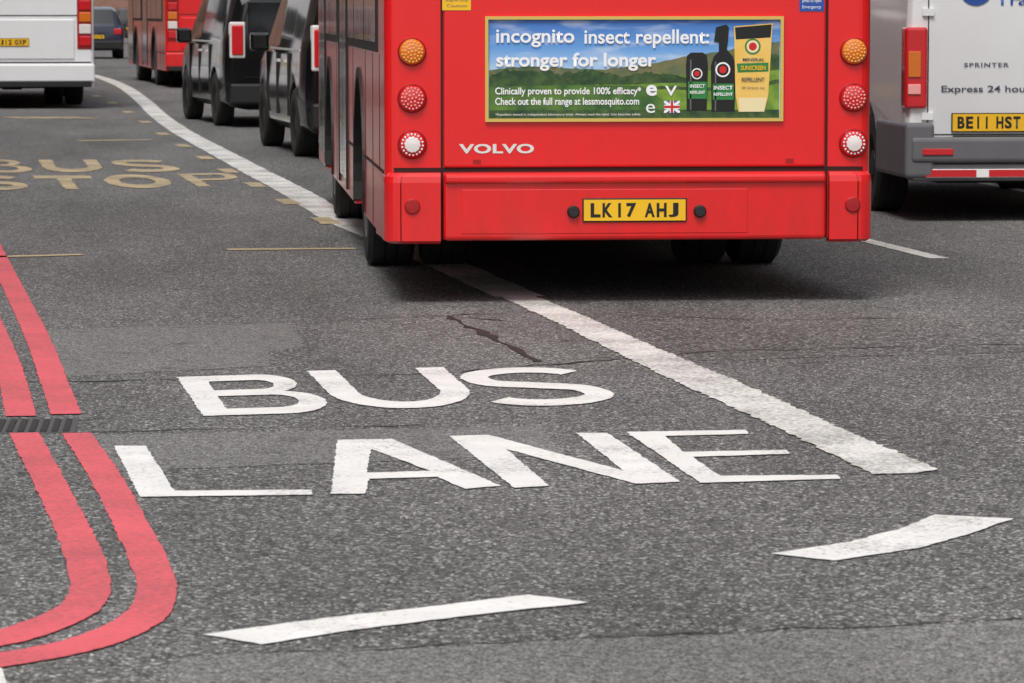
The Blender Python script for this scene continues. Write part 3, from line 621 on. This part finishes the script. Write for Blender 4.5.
def car(name,x,y,rot,body):
    e=empty(name,x,y,rot); w=.9
    st=[(0,ringf(w-.1,.95,1.0,w-.2,.35)),(.08,ringf(w-.03,.98,1.08,w-.2,.28)),(.35,ringf(w,.98,1.5,w-.26)),(.9,ringf(w,.97,1.58,w-.24)),(1.0,ringf(w,.97,1.59,w-.24)),(1.9,ringf(w,.95,1.6,w-.24)),(2.0,ringf(w,.95,1.6,w-.24)),(2.7,ringf(w,.94,1.52,w-.24)),(3.3,ringf(w,.93,1.0,w-.2)),(4.1,ringf(w-.05,.8,.88,w-.25)),(4.35,ringf(w-.2,.6,.68,w-.4,.35))]
    b=loft('body',e,st,[body,'glass'],lambda k,i:1 if (i==3 and k in(2,4,6)) or (i in(4,5) and k==7) or (i==5 and k==1) else 0)
    boolean_arches(b,[(-1.2,-.6,.8,.34,.38),(.6,1.2,.8,.34,.38),(-1.2,-.6,3.5,.34,.38),(.6,1.2,3.5,.34,.38)]); finish(b)
    for a in (.8,3.5):
        for s in (-1,1): wheel('wheel',e,s*.78,a,.33,.21,s)
    for s in (-1,1): box('tail_light',s*.68-.12,s*.68+.12,-.02,.1,.75,.92,'lred',e,.02); box('mirror',s*.98-.08,s*.98+.08,2.75,2.85,.98,1.1,body,e,.02)
    box('bumper',-.82,.82,-.05,.15,.3,.55,'black',e,.03); plate(e,-.26,.26,.62,.73,-.02,'AK14 RTE')
    return e
p=at_corner(66,59,math.radians(4),.9); car('car',p.x,p.y,math.radians(4),'bluebody')
p=at_corner(112,44,math.radians(4),.9); car('car',p.x,p.y,math.radians(4),'blackbody')
# ---- van
def van(name,x,y,rot):
    e=empty(name,x,y,rot); w=.99
    def rg(w,belt,roof,wr,bot=.33): return [(w-.06,bot),(w,bot+.05),(w+.0,.62),(w,1.25),(w-.02,belt),(wr,roof-.1),(wr-.12,roof)]
    st=[(0.0,rg(w-.03,1.7,2.55,w-.15)),(0.05,rg(w,1.7,2.6,w-.12)),(4.2,rg(w,1.7,2.62,w-.12)),(4.35,rg(w,1.7,2.6,w-.12)),(4.9,rg(w,1.65,2.35,w-.2)),(5.35,rg(w-.02,1.2,1.45,w-.15)),(5.8,rg(w-.1,.95,1.1,w-.25)),(5.93,rg(w-.2,.7,.85,w-.35))]
    b=loft('body',e,st,['whitebody','glass'],lambda k,i:1 if (i in(4,) and k==3) or (k==4 and i in(4,5,6)) else 0)
    RA=1.55
    boolean_arches(b,[(-1.2,-.6,RA,.38,.44),(.6,1.2,RA,.38,.44),(-1.2,-.6,4.85,.38,.44),(.6,1.2,4.85,.38,.44)]); finish(b,.03)
    for a in (RA,4.85):
        for s in (-1,1): wheel('wheel',e,s*.85,a,.36,.24,s,'rimdk')
    box('underbody',-.7,.7,.3,5.2,.26,.6,'under',e)
    box('bumper_step',-.97,.97,-.10,.2,.42,.60,'greypl',e,.03,3); box('bumper_lower',-.96,.96,-.07,.15,.29,.415,'greypl',e,.02,3)
    box('step_plate',-.66,.66,-.06,-.02,.595,.61,'black',e,.004)
    for s in (-1,1):
        box('bumper_corner',s*.905-.105,s*.905+.105,-.085,1.08,.31,.70,'greypl' ,e,.03,3); box('reflector',s*.78-.11,s*.78+.11,-.11,-.095,.475,.52,'lred',e,.004)
        box('tail_light',s*.925-.08,s*.925+.08,-.035,.13,.80,1.37,'lred',e,.02,3); box('tail_light_clear',s*.94-.045,s*.94+.045,-.045,-.03,.90,.97,'lpink',e,.004); box('tail_light_amber',s*.94-.045,s*.94+.045,-.045,-.03,1.02,1.20,'lamb',e,.004)
        box('side_trim',min(s*.985,s*1.006),max(s*.985,s*1.006),2.1,4.3,.45,.62,'greypl',e,.004); box('mirror',s*1.13-.1,s*1.13+.1,4.75,4.9,1.35,1.75,'black',e,.03)
    joinboxes('door_gaps',[(-.006,.006,-.004,.01,.65,2.5),(-.84,-.832,-.004,.01,.62,2.5),(.832,.84,-.004,.01,.62,2.5),(-.84,.84,-.004,.01,.612,.620)],'bgap',e)
    joinboxes('hinges',[(s*.84-.04,s*.84+.04,-.02,.01,z,z+.05) for s in (-1,1) for z in (.72,1.45,2.1)],'whitebody',e)
    box('warning_strip',-.86,.86,-.080,-.069,.315,.375,'wtxt',e,.003); joinboxes('warning_strip_red',[(-.86+i*.45,-.86+i*.45+.36,-.083,-.075,.32,.37) for i in range(4)],'lred',e)
    box('handle',-.13,-.05,-.03,.0,1.05,1.12,'black',e,.01)
    plate(e,-.66,-.14,.64,.76,-.012,'BE11 HST')
    text('badge','SPRINTER',-.58,-.26,1.09,1.12,-.006,'gtxt',e,.02,1.2)
    text('lettering','Express 24 hour Same Day',-.74,.32,.90,.96,-.006,'gtxt',e,.012)
    text('lettering','Transport',-.36,.3,1.50,1.60,-.006,'btxt',e,.01)
    lathe('logo',[(0,.12),(-.004,.12)],'btxt',e,(-.50,-.002,1.64),'Y',32); lathe('logo_inner',[(0,.085),(-.006,.085)],'wtxt',e,(-.48,-.002,1.65),'Y',32)
    return e
p=at_corner(905,222,0,.99); van('delivery_van',p.x,p.y,0)
# ---------------------------------------------------------------- light, camera
w=bpy.data.worlds.new('World'); scn.world=w; w.use_nodes=True; nt=w.node_tree
bg=nt.nodes['Background']; sky=nt.nodes.new('ShaderNodeTexSky'); sky.sky_type='NISHITA'; sky.sun_disc=False
EL=math.radians(58); AZ=math.radians(200)
sky.sun_elevation=EL; sky.sun_rotation=AZ; sky.dust_density=3
hs=nt.nodes.new('ShaderNodeHueSaturation'); hs.inputs['Saturation'].default_value=0.3; hs.inputs['Value'].default_value=1.1
nt.links.new(sky.outputs[0],hs.inputs['Color']); nt.links.new(hs.outputs[0],bg.inputs['Color']); bg.inputs['Strength'].default_value=0.15
sl=bpy.data.lights.new('sun','SUN'); sl.energy=2.0; sl.angle=math.radians(20); sl.color=(1,.96,.9)
so=bpy.data.objects.new('sun',sl); COL.objects.link(so)
d=Vector((math.sin(AZ)*math.cos(EL),math.cos(AZ)*math.cos(EL),math.sin(EL)))
so.rotation_euler=d.to_track_quat('Z','Y').to_euler()
cd=bpy.data.cameras.new('camera'); cd.sensor_width=36; cd.lens=FPX/1024*36; cd.clip_end=3000; cd.clip_start=0.1
cd.dof.use_dof=True; cd.dof.focus_distance=17; cd.dof.aperture_fstop=13
co=bpy.data.objects.new('camera',cd); COL.objects.link(co); co.location=(0,0,H); co.rotation_euler=cam_eul
scn.camera=co
